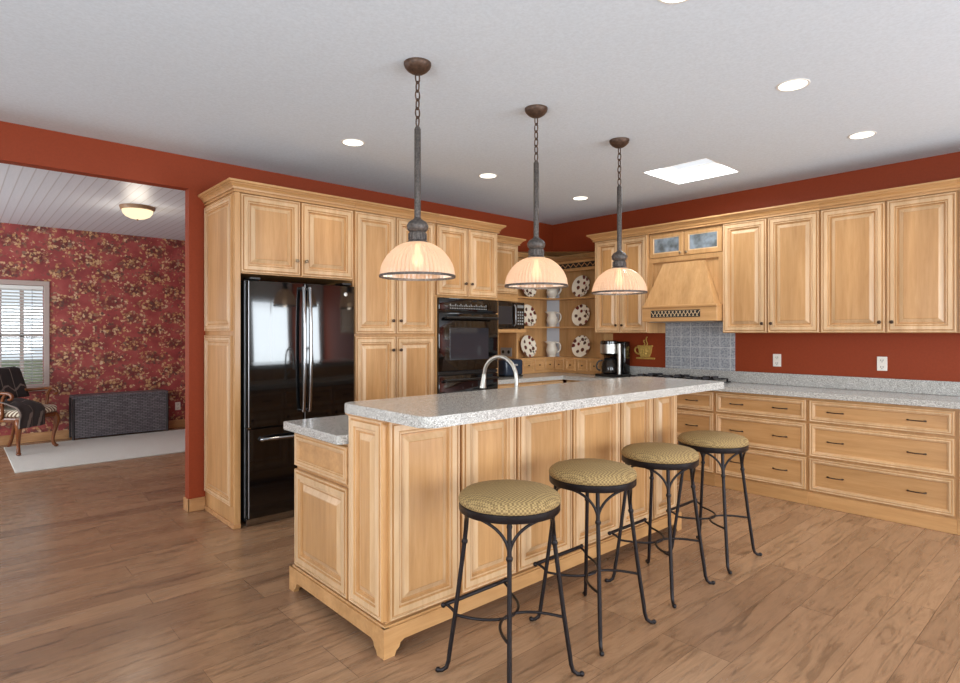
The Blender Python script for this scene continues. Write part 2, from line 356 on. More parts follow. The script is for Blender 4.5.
def tag(o, label, cat, group=None):
    o['label'] = label; o['category'] = cat
    if group: o['group'] = group
    return o
def dup(root, loc, label, rot=None):
    r = root.copy(); COL.objects.link(r); r.location = loc; r['label'] = label
    if rot is not None: r.rotation_euler = rot
    def rec(src, dst):
        for ch in [c for c in bpy.data.objects if c.parent == src]:
            c = ch.copy(); COL.objects.link(c); c.parent = dst; rec(ch, c)
    rec(root, r)
    return r
def bez(p0, p1, p2, p3, n=10):
    p0, p1, p2, p3 = map(Vector, (p0, p1, p2, p3)); out = []
    for i in range(n+1):
        u = i/n; out.append(p0*(1-u)**3+p1*3*u*(1-u)**2+p2*3*u*u*(1-u)+p3*u**3)
    return out
SIDE = Matrix.Rotation(-R90, 4, 'Z')     # local frame for faces looking toward -X
RIGHT = -R90                              # root rotation of the units along the right wall

# ------------------------------------------------------------------ setting
XW, YW, ZC = 5.66, 4.89, 2.765
XL, YR, YF = -2.6, -3.2, 9.38
def struct(name, boxes, mat):
    m = MB()
    for b in boxes: m.box(*b)
    return m.build(name, mat, kind='structure')
struct('ground', [(-30, 30, YF+.2, 45, -.3, -.2), (-30, 30, -40, YR-.2, -.3, -.2)], simple('lawn_green', (96, 104, 66), .9, noise=.3, nscale=3))
struct('floor', [(XL-.1, XW+.1, YR-.1, YF+.1, -.1, 0)], floor_m)
# kitchen ceiling with the skylight shaft cut out
SKX0, SKX1, SKY0, SKY1 = 4.385, 4.985, 2.205, 2.785
struct('ceiling', [(XL-.1, SKX0, YR-.1, YW+.06, ZC, ZC+.12), (SKX1, XW+.1, YR-.1, YW+.06, ZC, ZC+.12), (SKX0, SKX1, YR-.1, SKY0, ZC, ZC+.12), (SKX0, SKX1, SKY1, YW+.06, ZC, ZC+.12)], white_paint)
struct('ceiling_next_room', [(XL-.1, 3.4, YW+.06, YF+.1, ZC, ZC+.12)], plank_ceiling)
struct('wall_back', [(1.368, XW+.1, YW, YW+.10, 0, ZC), (XL-.1, 1.368, YW, YW+.10, 2.515, ZC), (XL-.1, -1.9, YW, YW+.12, 0, 2.515)], redwall)
struct('wall_right', [(XW, XW+.1, YR, YW, 0, ZC)], redwall)
struct('wall_left', [(XL-.1, XL, YR, -1.0, 0, ZC), (XL-.1, XL, 1.8, YF, 0, ZC), (XL-.1, XL, -1.0, 1.8, 0, .65), (XL-.1, XL, -1.0, 1.8, 2.25, ZC)], cream_wall)
struct('wall_rear', [(XL-.1, -.7, YR-.1, YR, 0, ZC), (2.1, 3.75, YR-.1, YR, 0, ZC), (5.45, XW+.1, YR-.1, YR, 0, ZC), (-.7, 2.1, YR-.1, YR, 0, .75), (-.7, 2.1, YR-.1, YR, 2.25, ZC), (3.75, 5.45, YR-.1, YR, 2.05, ZC), (3.75, 5.45, YR-.1, YR, 0, .25)], cream_wall)
WX0, WX1, WZ0, WZ1 = -0.66, 0.88, 0.73, 2.0
struct('wall_far', [(XL-.1, WX0, YF, YF+.12, 0, ZC), (WX1, 3.4, YF, YF+.12, 0, ZC), (WX0, WX1, YF, YF+.12, 0, WZ0), (WX0, WX1, YF, YF+.12, WZ1, ZC)], wallpaper)
struct('wall_next_room_right', [(3.3, 3.4, YW+.12, YF, 0, ZC)], wallpaper)
m = MB(); m.box(XL, 3.3, YF-.016, YF, 0, .115, .004); m.build('baseboard_far', oak_trim, kind='structure')
m = MB(); m.box(1.356, 1.486, YW-.015, YW, 0, .1, .003); m.box(1.354, 1.368, YW-.015, YW+.10, 0, .1, .003); m.build('baseboard_back', oak_trim, kind='structure')
# skylight
m = MB()
for b in ((SKX0-.0, SKX0+.012, SKY0, SKY1, ZC, 2.9), (SKX1-.012, SKX1, SKY0, SKY1, ZC, 2.9), (SKX0, SKX1, SKY0, SKY0+.012, ZC, 2.9), (SKX0, SKX1, SKY1-.012, SKY1, ZC, 2.9)): m.box(*b)
fr = m.build('window_1', white_trim, kind='structure')
m = MB(); m.box(SKX0, SKX1, SKY0, SKY1, 2.90, 2.91); m.build('window_pane', sky_pane, fr)
def window(name, x0, x1, z0, z1, T, frame, cols=2, rows=1, w=.06, depth=.05):
    m = MB(); m.T = T
    for b in ((x0-w, x1+w, z1, z1+w), (x0-w, x1+w, z0-w, z0), (x0-w, x0, z0, z1), (x1, x1+w, z0, z1)): m.box(b[0], b[1], -.018, 0.0, b[2], b[3], .004)
    for k in range(1, cols): xm = x0+(x1-x0)*k/cols; m.box(xm-.02, xm+.02, .03, .07, z0, z1)
    for k in range(1, rows): zm = z0+(z1-z0)*k/rows; m.box(x0, x1, .03, .07, zm-.02, zm+.02)
    m.box(x0-w-.02, x1+w+.02, -.05, -.0, z0-w-.02, z0-w+.012, .004)
    o = m.build(name, frame, kind='structure')
    g = MB(); g.T = T; g.box(x0, x1, .045, .05, z0, z1); g.build('window_pane', win_glass, o)
    return o
window('window_2', WX0, WX1, WZ0, WZ1, Matrix.Translation((0, YF, 0)), mauve_trim, 7, 2)
window('unseen_window_3', -.7, 2.1, .75, 2.25, Matrix.Translation((0, YR, 0)) @ Matrix.Rotation(PI, 4, 'Z') @ Matrix.Translation((-1.4, 0, 0)), white_trim, 3)  # unseen rear window, added for its lamp
window('window_4', 3.75, 5.45, .25, 2.05, Matrix.Translation((0, YR, 0)) @ Matrix.Rotation(PI, 4, 'Z') @ Matrix.Translation((-9.2, 0, 0)), white_trim, 2)
window('unseen_window_5', -1.8, 1.0, .65, 2.25, Matrix.Translation((XL, 0, 0)) @ Matrix.Rotation(R90, 4, 'Z'), white_trim, 3)  # unseen side window, added to light the island end
# blind of the far window
b = thing('window_blind', 'white slatted blind hanging in the window of the wallpapered room', 'blind', (WX0, YF-.02, 0))
m = MB(b, True)
for k in range(30):
    z = WZ0+.03+k*(WZ1-WZ0-.09)/29; m.T = Matrix.Translation((0, YF+.012, z)) @ Matrix.Rotation(math.radians(-22), 4, 'X'); m.box(WX0+.006, WX1-.006, -.02, .02, -.0015, .0015)
m.build('slats', blind_m, b)
m = MB(b, True); m.box(WX0+.004, WX1-.004, YF-.004, YF+.035, WZ1-.05, WZ1-.004, .003); m.build('head_rail', blind_m, b)
for x in (WX0+.2, WX1-.12): m = MB(b, True); m.tube([(x, YF-.011, WZ0+.01), (x, YF-.011, WZ1-.05)], .003, 6); m.build('cord', plastic_grey, b)

# ------------------------------------------------------------------ cabinetry pieces
DOOR = [(0,0),(0,.016),(.004,.021),(.011,.021),(.014,.014),(.019,.014),(.022,.021),(.048,.021),(.053,.013),(.057,.016),(.062,.016),(.068,.003),(.076,.003),(.102,.016),(.105,.0175)]
DOORN = [(0,0),(0,.016),(.004,.021),(.010,.021),(.012,.015),(.016,.015),(.019,.021),(.036,.021),(.040,.013),(.044,.016),(.047,.016),(.052,.003),(.058,.003),(.077,.016),(.080,.0175)]
DRAW = [(0,0),(0,.016),(.004,.021),(.010,.021),(.013,.018),(.017,.018),(.020,.021),(.030,.021),(.034,.016),(.038,.016),(.043,.009),(.047,.009)]
GL = (2, 3, 6, 8, 9, 12); GLD = (2, 3, 6, 8)
GLAZE = [maple, maple_glaze]; GLAZEH = [mapleh, maple_glaze]
def door(root, x0, x1, z0, z1, y, knob=None, T=None, name='door', prof=None):
    m = MB(); 
    if T is not None: m.T = T
    p = prof or (DOOR if min(x1-x0, z1-z0) > .27 else DOORN)
    m.panel(x0, x1, z0, z1, y, p, GL)
    o = m.build(name, GLAZE, root)
    if knob:
        k = MB(); k.T = (T or Matrix.Identity(4)) @ Matrix.Translation((knob[0], y-.019, knob[1])) @ Matrix.Rotation(R90, 4, 'X')
        k.lathe([(.006,0),(.0055,.012),(.011,.016),(.014,.021),(.013,.027),(.006,.030)], 14)
        k.build('knob', knob[2] if len(knob) > 2 else pull_metal, o, 40)
    return o
def pull(m, x, z, y, w=.105):
    m.tube([(x-w/2, y, z-.002), (x-w/2, y-.018, z), (x-w/2+.012, y-.026, z), (x, y-.028, z-.001), (x+w/2-.012, y-.026, z), (x+w/2, y-.018, z), (x+w/2, y, z-.002)], [.007,.006,.0042,.0046,.0042,.006,.007], 8)
def drawer(root, x0, x1, z0, z1, y, pulls=(), T=None, knob=False, pz=None):
    m = MB()
    if T is not None: m.T = T
    m.panel(x0, x1, z0, z1, y, DRAW, GLD); o = m.build('drawer', GLAZEH, root)
    for px in pulls:
        h = MB()
        if T is not None: h.T = T
        pull(h, px, (z0+z1)/2 if pz is None else pz, y-.008); h.build('handle', pull_metal, o, 50)
    return o
CROWN = [(0,0),(.009,0),(.009,.012),(.004,.014),(.004,.019),(.015,.021),(.019,.034),(.032,.049),(.040,.052),(.040,.058),(.046,.058),(.056,.064),(.056,.078),(0,.080)]
def crown(root, x0, x1, yf, z, left=False, right=False, h=1.0, yl=0.0, yr=0.0, o_=1.0):
    m = MB()
    def path(o):
        o *= o_
        p = []
        if left: p.append((x0-o, yl))
        p += [(x0-(o if left else 0), yf-o), (x1+(o if right else 0), yf-o)]
        if right: p.append((x1+o, yr))
        return p
    m.sweep([(o, z+dz*h) for o, dz in CROWN], path)
    return m.build('crown_molding', mapleh, root)
def body(root, x0, x1, y0, y1, z0, z1, name='cabinet_body'):
    m = MB(); m.box(x0, x1, y0, y1, z0, z1, .0015); return m.build(name, maple, root)
def face_frame(root, x0, x1, z0, z1, y, opens, name='face_frame'): pass

FY = 4.24
# --- refrigerator surround
R = thing('refrigerator_cabinet', 'maple two door cabinet above the black refrigerator', 'cabinet', (1.487, YW-.003, 0))
D = YW-.003-FY
m = MB(); m.box(0, .042, -D, 0, 0, 2.394, .002); E_ = thing('tall_end_panel', 'tall maple end panel with two raised panels beside the black refrigerator', 'cabinet panel', (1.487, YW-.003, 0)); e = m.build('end_panel', maple, E_)
for z0, z1 in ((.15, 1.375), (1.405, 2.375)):
    m = MB(); m.T = Matrix.Translation((.001, -.02, 0)) @ SIDE; m.panel(0, D-.06, z0, z1, 0, [(i, o*.8) for i, o in DOORN], GL); m.build('raised_panel', GLAZE, e)
m = MB(); m.box(-.012, 0, -D-.004, 0, 0, .035, .003); m.box(-.012, .042, -D-.010, -D, 0, .035, .003); m.build('shoe_molding', oak_trim, E_)
body(R, .043, .952, -D+.02, 0, 1.82, 2.40)
door(R, .045, .492, 1.828, 2.392, -D+.02, (.46, 1.94, knob_metal)); door(R, .502, .946, 1.828, 2.392, -D+.02, (.535, 1.94, knob_metal))
crown(R, 0, .952, -D, 2.395, left=True)
# --- refrigerator
F = thing('refrigerator', 'glossy black french door refrigerator with bottom freezer drawer', 'refrigerator', (1.56, YW-.02, 0))
yb = -(YW-.02-4.255); yd = -(YW-.02-4.185)
m = MB(); m.box(0.0, .86, yb, 0, .03, 1.775, .004); m.build('refrigerator_body', black_case, F)
m = MB(); m.box(-.001, .004, yb-.004, yb+.002, .06, 1.765); m.build('edge_highlight', grey_highlight_handle, F)  # grey strip standing in for a highlight along the case edge
m = MB(); m.box(.005, .855, yb-.028, yb, .0, .055, .004); m.build('base_grille', chrome, F)
def fdoor(name, x0, x1, z0, z1):
    m = MB(); w = x1-x0; sag = .0045
    arc = [(x0+.006+(w-.012)*k/16, yd+sag*(2*k/16-1)**2) for k in range(17)]
    m.prism([(x0, yb-.006), (x0, yd+sag+.006)]+arc+[(x1, yd+sag+.006), (x1, yb-.006)], 'z', z0, z1); o = m.build(name, black_gloss, F, 30)
    e = MB(); e.tube([(x0+.003, yd+sag+.001, z0+.004), (x0+.003, yd+sag+.001, z1-.004)], .0035, 6); e.build('edge_highlight', grey_highlight_handle, o)  # thin grey tube draws the highlight on the door's front corner
    return o
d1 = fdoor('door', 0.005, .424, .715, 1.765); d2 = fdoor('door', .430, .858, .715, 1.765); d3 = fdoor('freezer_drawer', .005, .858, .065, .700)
for dd, x in ((d1, .402), (d2, .452)):
    h = MB(); pts = bez((x, yd-.030, 1.735), (x, yd-.062, 1.62), (x, yd-.062, .92), (x, yd-.030, .80), 16); h.tube(pts, [.014]*len(pts), 12)
    for z in (1.725, .81): h.tube([(x, yd+.004, z), (x, yd-.036, z)], .015, 12)
    h.build('handle', chrome, dd, 50)
h = MB(); h.tube(bez((.09, yd-.012, .625), (.12, yd-.07, .63), (.74, yd-.07, .63), (.77, yd-.012, .625), 14), .013, 12)
for x in (.098, .762): h.tube([(x, yd+.004, .625), (x, yd-.022, .625)], .017, 12)
h.build('handle', chrome, d3, 50)
m = MB(); m.T = Matrix.Translation((.775, yd, 1.700)) @ Matrix.Rotation(R90, 4, 'X'); m.lathe([(.016,-.002),(.016,.003),(.013,.004)], 20); m.build('badge', steel, d2, 40)
for x in (.02, .76): m = MB(); m.box(x, x+.08, yb-.05, yb+.08, 1.776, 1.795, .004); m.build('hinge_cover', black_case, F)
m = MB(); m.box(.0, .03, yd+.02, yb-.004, .701, .714, .002); m.build('center_hinge', chrome, F)
# --- pantry
P = thing('pantry_cabinet', 'tall maple pantry with four raised panel doors between refrigerator and wall oven', 'cabinet', (2.441, YW-.003, 0))
body(P, 0, .842, -D+.02, 0, .10, 2.40); m = MB(); m.box(0, .842, -D+.06, 0, 0, .1); m.build('toe_kick', maple, P)
for z0, z1, kz in ((1.385, 2.392, 1.497), (.112, 1.362, 1.245)):
    door(P, .012, .409, z0, z1, -D+.02, (.374, kz)); door(P, .417, .832, z0, z1, -D+.02, (.452, kz))
crown(P, 0, .842, -D, 2.395)
# --- oven cabinet
O = thing('oven_cabinet', 'maple wall oven cabinet with two doors above the built in black oven', 'cabinet', (3.285, YW-.003, 0))
body(O, 0, .797, -D+.02, 0, 1.722, 2.40)
m = MB(); m.box(0, .02, -D+.005, 0, .0, 1.722); m.box(.775, .797, -D+.005, 0, .0, 1.722); m.build('side_panel', maple, O)
body(O, .02, .775, -D+.02, 0, .0, .395, 'drawer_box'); drawer(O, .022, .773, .12, .385, -D+.02, (.2, .6))
door(O, .018, .388, 1.742, 2.392, -D+.02, (.352, 1.862)); door(O, .398, .782, 1.742, 2.392, -D+.02, (.432, 1.862))
crown(O, 0, .797, -D, 2.395, right=True, yr=-.34)
# --- wall oven
V = thing('wall_oven', 'black double wall oven with control panel built into maple cabinet', 'oven', (3.307, YW-.02, .397))
yo = -(YW-.02-4.222)
m = MB(); m.box(.002, .750, yo+.03, -.02, 0, 1.322, .003); m.build('oven_body', black_case, V)
m = MB(); m.box(.0, .752, yo, yo+.03, 1.192, 1.322, .006, 2); cp = m.build('control_panel', black_gloss, V, 40)
k = MB()
for i in range(22):
    x = .13+i*.0215
    k.box(x, x+.013, yo-.0012, yo, 1.222, 1.232); k.box(x, x+.011, yo-.0012, yo, 1.245, 1.256 if i % 3 else 1.268)
k.build('control_marks', label_grey, cp)
def odoor(z0, z1, win):
    m = MB(); m.box(.0, .752, yo, yo+.03, z0, z1, .006, 2); o = m.build('oven_door', black_gloss, V, 40)
    w = MB(); w.box(.13, .62, yo-.002, yo+.001, z0+win[0], z0+win[1], .001); w.build('oven_window', oven_window, o)
    h = MB(); h.tube([(.05, yo-.045, z1-.045), (.702, yo-.045, z1-.045)], .014, 12)
    for x in (.075, .677): h.tube([(x, yo+.004, z1-.045), (x, yo-.045, z1-.045)], .012, 10)
    h.build('handle', black_case, o, 50); return o
odoor(.640, 1.182, (.10, .405)); odoor(.03, .60, (.12, .40))
m = MB(); m.box(.0, .752, yo+.004, yo+.03, .605, .634, .003); m.build('vent_strip', black_case, V)
# --- microwave cabinet
MC = thing('microwave_cabinet', 'narrow maple cabinet with one door above the microwave nook', 'cabinet', (4.083, YW-.003, 0))
d = YW-.003-4.55
body(MC, 0, .617, -d+.02, 0, 1.80, 2.375); door(MC, .02, .600, 1.825, 2.367, -d+.02, (.06, 1.90))
m = MB(); m.box(0, .617, -d+.02, 0, 1.745, 1.80); m.build('bottom_rail', mapleh, MC)
crown(MC, 0, .617, -d, 2.368, right=True, h=.9)
m = MB(); m.box(.0, .645, -.42, 0, 1.395, 1.432, .004); m.build('shelf', mapleh, MC)
m = MB(); m.box(.615, .642, -.30, 0, .916, 1.395, .002); m.build('side_panel', maple, MC)
m = MB(); m.box(0, .615, -.012, 0, .916, 1.745); m.build('back_panel', maple, MC)
# microwave
Mw = thing('microwave', 'black microwave on the maple shelf beside the wall oven', 'microwave', (4.13, 4.49, 1.432))
m = MB(); m.box(0, .585, .015, .36, .008, .295, .004); m.build('microwave_body', black_case, Mw)
m = MB(); m.box(0, .45, -.012, .015, .008, .295, .004); dd = m.build('door', black_gloss, Mw)
m = MB(); m.box(.05, .38, -.0145, -.011, .055, .25, .001); m.build('window', oven_window, dd)
m = MB(); m.tube([(.42, -.014, .04), (.42, -.034, .06), (.42, -.034, .245), (.42, -.014, .265)], .008, 8); m.build('handle', grey_highlight_handle, dd, 50)
m = MB(); m.box(.453, .585, -.010, .015, .008, .295, .004); cp = m.build('control_panel', black_gloss, Mw)
m = MB()
for i in range(3):
    for j in range(5): m.box(.473+i*.034, .495+i*.034, -.0115, -.0095, .05+j*.032, .07+j*.032)
m.box(.47, .568, -.0115, -.0095, .235, .265); m.build('buttons', label_grey, cp)
for x in (.03, .555):
    for y in (.04, .33): m = MB(); m.box(x-.012, x+.012, y-.012, y+.012, 0, .009); m.build('foot', black_case, Mw)
# nook: outlet and toaster
def outlet(root, T, mat=plastic_white, w=.072, h=.116):
    m = MB(); m.T = T; m.box(-w/2, w/2, -.007, 0, -h/2, h/2, .003, 2); m.build('cover_plate', mat, root)
    s = MB(); s.T = T
    for dz in (-.027, .027):
        for dx in (-.008, .008): s.box(dx-.0015, dx+.0015, -.0085, -.0065, dz-.006, dz+.008)
        s.box(-.003, .003, -.0085, -.0065, dz-.015, dz-.010)
    s.build('socket', dark_slot, root)
o = thing('wall_outlet', 'grey outlet plate on side panel of the nook under microwave', 'outlet', (4.697, 4.75, 1.176), RIGHT)
m = MB(); m.box(-.09, .09, -.007, 0, -.05, .05, .003); m.build('cover_plate', plastic_grey, o)
m = MB()
for dx in (-.045, .045): m.T = Matrix.Translation((dx, -.006, 0)) @ Matrix.Rotation(R90, 4, 'X'); m.lathe([(.02,0),(.02,.003)], 16)
m.build('socket', dark_slot, o)
o = thing('toaster', 'dark blue toaster on the counter in the nook under the microwave', 'toaster', (4.545, 4.55, .9145))
m = MB(); m.box(-.14, .14, -.085, .085, .012, .19, .03, 4); m.build('toaster_body', toaster_m, o, 40)
m = MB(); m.box(-.135, .135, -.08, .08, 0, .014, .003); m.build('base', black_case, o)
m = MB(); m.box(-.10, .10, -.04, -.015, .186, .1915); m.box(-.10, .10, .015, .04, .186, .1915); m.build('slots', dark_slot, o)
m = MB(); m.box(-.03, .03, -.105, -.083, .12, .14, .004); m.build('lever', plastic_grey, o)
# --- corner hutch
H = thing('corner_hutch', 'open maple corner shelves displaying floral plates and cream pitchers', 'shelf', (5.2, 4.5, 0))
hx0, hy0 = 4.728, 4.002; bx, by = XW-.003, YW-.003; sxf, syf = 5.49, 4.72
m = MB(H, True); m.box(hx0, bx, by-.012, by, .916, 2.30); m.build('back_panel', maple, H)
m = MB(H, True); m.box(bx-.012, bx, hy0, by-.012, .916, 2.30); m.build('back_panel', maple, H)
m = MB(H, True); m.prism([(5.535, by-.012), (bx-.012, 4.765), (bx-.012, by-.012)], 'z', 1.10, 2.30); m.build('corner_panel', corner_m, H)
m = MB(H, True); m.box(hx0-.018, hx0, syf, by, 1.10, 1.39); m.build('side_panel', maple, H)
m = MB(H, True); m.box(sxf-.01, bx, hy0-.03, hy0, .916, 1.388); m.build('side_panel', maple, H)
def lshape(m, x0, y0, xf, yf, z0, z1): m.prism([(x0, by-.012), (x0, yf), (xf, yf), (xf, y0), (bx-.012, y0), (bx-.012, by-.012)], 'z', z0, z1)
for z in (1.452, 1.800):
    m = MB(H, True); lshape(m, hx0, hy0, sxf, syf, z, z+.018); m.build('shelf', mapleh, H)
m = MB(H, True); lshape(m, hx0, hy0, sxf, syf, 2.275, 2.295)
m.box(hx0, sxf, syf, syf+.018, 2.13, 2.275); m.box(sxf, sxf+.018, hy0, syf, 2.13, 2.275); cor = m.build('cornice', mapleh, H)
m = MB(H, True)
m.sweep([(o*.8, 2.255+dz*.8) for o, dz in CROWN], lambda o: [(hx0, syf-o), (sxf-o, syf-o), (sxf-o, hy0)]); m.build('crown_molding', mapleh, H)
m = MB(H, True); m.box(hx0+.06, sxf-.06, syf-.003, syf, 2.165, 2.225); m.box(sxf-.003, sxf, hy0+.05, syf-.06, 2.165, 2.225); fw = m.build('fretwork', dark_slot, cor)
m = MB(H, True)
for k in range(14):
    x = hx0+.075+k*.046; m.T = Matrix.Translation((x, syf-.004, 2.195)) @ Matrix.Rotation(.8 if k % 2 else -.8, 4, 'Y'); m.box(-.004, .004, -.002, .002, -.034, .034)
    y = hy0+.065+k*.041; m.T = Matrix.Translation((sxf-.004, y, 2.195)) @ Matrix.Rotation(.8 if k % 2 else -.8, 4, 'X'); m.box(-.002, .002, -.004, .004, -.034, .034)
m.T = Matrix.Identity(4); m.build('lattice', oak_trim, fw)
m = MB(H, True); lshape(m, hx0, hy0, sxf-.02, syf-.02, .916, 1.10); db = m.build('drawer_bank', mapleh, H)
for k in range(4):
    w = (sxf-.02-hx0)/4; x = hx0+k*w
    m = MB(H, True); m.panel(x+.018, x+w-.012, .945, 1.080, syf-.02, [(0,0),(0,.008),(.004,.011),(.018,.011),(.022,.006),(.026,.006)]); m.T = Matrix.Translation((x+w/2, syf-.03, 1.012)) @ Matrix.Rotation(R90, 4, 'X')
    m.mi = 1; m.lathe([(.005,-.004),(.004,.008),(.009,.012),(.004,.017)], 10); m.build('small_drawer', [mapleh, pull_metal], H)
    w = (syf-.02-hy0)/4; y = hy0+k*w
    m = MB(H, True); m.T = Matrix.Translation((sxf-.02, y+w, 0)) @ SIDE; m.panel(.012, w-.018, .945, 1.080, 0, [(0,0),(0,.008),(.004,.011),(.018,.011),(.022,.006),(.026,.006)]); m.T = Matrix.Translation((sxf-.03, y+w/2, 1.012)) @ Matrix.Rotation(-R90, 4, 'Y')
    m.mi = 1; m.lathe([(.005,-.004),(.004,.008),(.009,.012),(.004,.017)], 10); m.build('small_drawer', [mapleh, pull_metal], H)
# plates and pitchers
m = MB(); m.lathe([(.0005,.004),(.078,.004),(.088,.009),(.130,.020),(.1325,.022),(.130,.0245),(.086,.0135),(.076,.0085),(.0005,.008)], 48, cap0=False, cap1=False, closed=False)
plate = m.build('plate', china, None, 40)
R_ = .1325; tilt = math.radians(78)
def plate_at(first, x, y, zrest, yaw, spin, label):
    o = plate if first else plate.copy()
    if not first: COL.objects.link(o)
    o.rotation_euler = (Matrix.Rotation(yaw, 3, 'Z') @ Matrix.Rotation(tilt, 3, 'X') @ Matrix.Rotation(spin, 3, 'Z')).to_euler()
    o.location = (x, y, zrest+R_*math.sin(tilt)+.001)
    tag(o, label, 'plate', 'floral plates on the corner shelves')
ZS = (1.818, 1.470, 1.1005); nm = ('top', 'middle', 'lowest')
for i, z in enumerate(ZS):
    plate_at(i == 0, 5.13, 4.825, z, 0, .5*i, 'cream floral plate at left on the %s level of the corner shelves' % nm[i])
    plate_at(False, 5.595, 4.375, z, -R90, .9*i+1, 'cream floral plate at right on the %s level of the corner shelves' % nm[i])
def pitcher(loc, label):
    r = thing('pitcher', label, 'pitcher', loc, -.75, 'cream pitchers on the corner shelves')
    b = MB(); pr = [(.002,0),(.048,0),(.050,.008),(.044,.016),(.062,.045),(.072,.080),(.066,.110),(.050,.135),(.047,.155),(.058,.185),(.056,.187),(.045,.157),(.046,.14),(.060,.11),(.002,.03)]
    b.lathe(pr, 28, cap0=True, cap1=False)
    for v in b.bm.verts:
        if v.co.z > .14 and v.co.x < -.02: v.co.x -= (v.co.z-.14)*.75*min(1, (-v.co.x-.02)/.03)*(1-min(1, abs(v.co.y)/.04)); v.co.z += .0
    b.build('pitcher_body', pitcher_m, r, 60)
    h = MB(); h.tube(bez((.050, 0, .168), (.125, 0, .20), (.125, 0, .06), (.062, 0, .055), 12), [.008]*13, 10); h.build('handle', pitcher_m, r, 60)
    return r
p0 = pitcher((5.475, 4.735, ZS[2]), 'cream pitcher in the corner on the small drawers')
p0.location = (5.49, 4.755, ZS[2])
dup(p0, (5.52, 4.775, ZS[1]), 'cream pitcher on the middle corner shelf'); dup(p0, (5.52, 4.775, ZS[0]), 'cream pitcher on the top corner shelf behind middle lamp shade')

# ------------------------------------------------------------------ right wall: uppers (root at the left end; local x runs toward the photographer)
UZ0, UZ1 = 1.392, 2.405
def upper(label, y_hi, y_lo, splits, knobs, left=False, right=False):
    r = thing('wall_cabinet', label, 'cabinet', (XW-.003, y_hi, 0), RIGHT, 'maple wall cabinets on the right wall')
    w = y_hi-y_lo; body(r, 0, w, -.33, 0, UZ0, UZ1+.005)
    for (a, b), kx in zip(splits, knobs): door(r, y_hi-a, y_hi-b, UZ0+.004, UZ1-.004, -.33, (y_hi-kx, 1.475))
    crown(r, 0, w, -.35, UZ1, left=left, right=right)
    return r
upper('maple wall cabinet left of the range hood above the coffee maker', 3.985, 3.302, [(3.965, 3.648), (3.638, 3.312)], (3.68, 3.605), left=True)
upper('maple two door wall cabinet immediately right of the range hood', 2.522, 1.697, [(2.515, 2.122), (2.112, 1.704)], (2.155, 2.078))
upper('maple two door wall cabinet farthest right above the red wall', 1.697, .805, [(1.689, 1.244), (1.231, .813)], (1.277, 1.198))
upper('maple wall cabinet cut off by the right edge of the photo', .805, -.9, [(.797, -.03), (-.04, -.89)], (.0, -.07))
# hood unit
Hd = thing('range_hood', 'maple wood range hood with slanted canopy and two small glass doors above', 'range hood', (XW-.003, 3.302, 0), RIGHT)
body(Hd, 0, .780, -.31, 0, 1.66, UZ1+.005)
def gdoor(x0, x1, z0, z1, y, kx):
    m = MB(); m.panel(x0, x1, z0, z1, y, [(0,0),(0,.016),(.004,.020),(.042,.020),(.047,.014),(.052,.014),(.054,.010)], (3, 4)); o = m.build('door', GLAZE, Hd)
    g = MB(); g.box(x0+.052, x1-.052, y-.013, y-.0105, z0+.052, z1-.052); g.build('glass_pane', cab_glass, o)
    k = MB(); k.T = Matrix.Translation((kx, y-.019, z0+.03)) @ Matrix.Rotation(R90, 4, 'X'); k.lathe([(.006,0),(.0055,.012),(.011,.016),(.013,.021),(.006,.028)], 12); k.build('knob', knob_metal, o, 40)
gdoor(.008, .383, 2.155, UZ1-.006, -.31, .355); gdoor(.393, .772, 2.155, UZ1-.006, -.31, .42)
m = MB()
m.box(0, .04, -.33, -.31, 1.66, 2.15); m.box(.74, .78, -.33, -.31, 1.66, 2.15); m.box(.04, .74, -.33, -.31, 2.105, 2.15); m.build('face_frame', maple, Hd)
m = MB()   # slanted canopy
A = [(.17, -.311, 2.09), (.605, -.311, 2.09), (.605, -.335, 2.09), (.17, -.335, 2.09)]; B = [(.012, -.311, 1.665), (.755, -.311, 1.665), (.755, -.445, 1.665), (.012, -.445, 1.665)]
va = [m.v(p) for p in A]; vb = [m.v(p) for p in B]; m.f(va); m.f(vb[::-1])
for k in range(4): m.f([va[k], va[(k+1)%4], vb[(k+1)%4], vb[k]])
m.build('canopy', maple, Hd)
m = MB(); m.box(-.0, .78, -.452, -.0, 1.505, 1.64, .003); m.box(-.0, .78, -.46, -.30, 1.64, 1.665, .004); ap = m.build('apron', mapleh, Hd)
m = MB(); m.box(.10, .62, -.4545, -.451, 1.545, 1.615); vt = m.build('vent_grille', dark_slot, ap)
m = MB()
for k in range(26):
    m.T = Matrix.Translation((.12+k*.0192, -.4555, 1.58)) @ Matrix.Rotation(.6 if k % 2 else -.6, 4, 'Y'); m.box(-.0028, .0028, -.0015, .0015, -.033, .033)
m.T = Matrix.Identity(4); m.build('lattice', fret_white, vt)
m = MB(); m.box(.05, .73, -.40, -.05, 1.498, 1.506); m.build('filter_panel', steel, Hd)
crown(Hd, 0, .78, -.35, UZ1)
m = MB(); m.box(XW-.012, XW-.0005, 2.557, 3.30, 1.022, 1.502); m.build('tile_backsplash', tile_m); tag(bpy.data.objects['tile_backsplash'], 'grey square tile backsplash under the range hood behind the cooktop', 'backsplash')
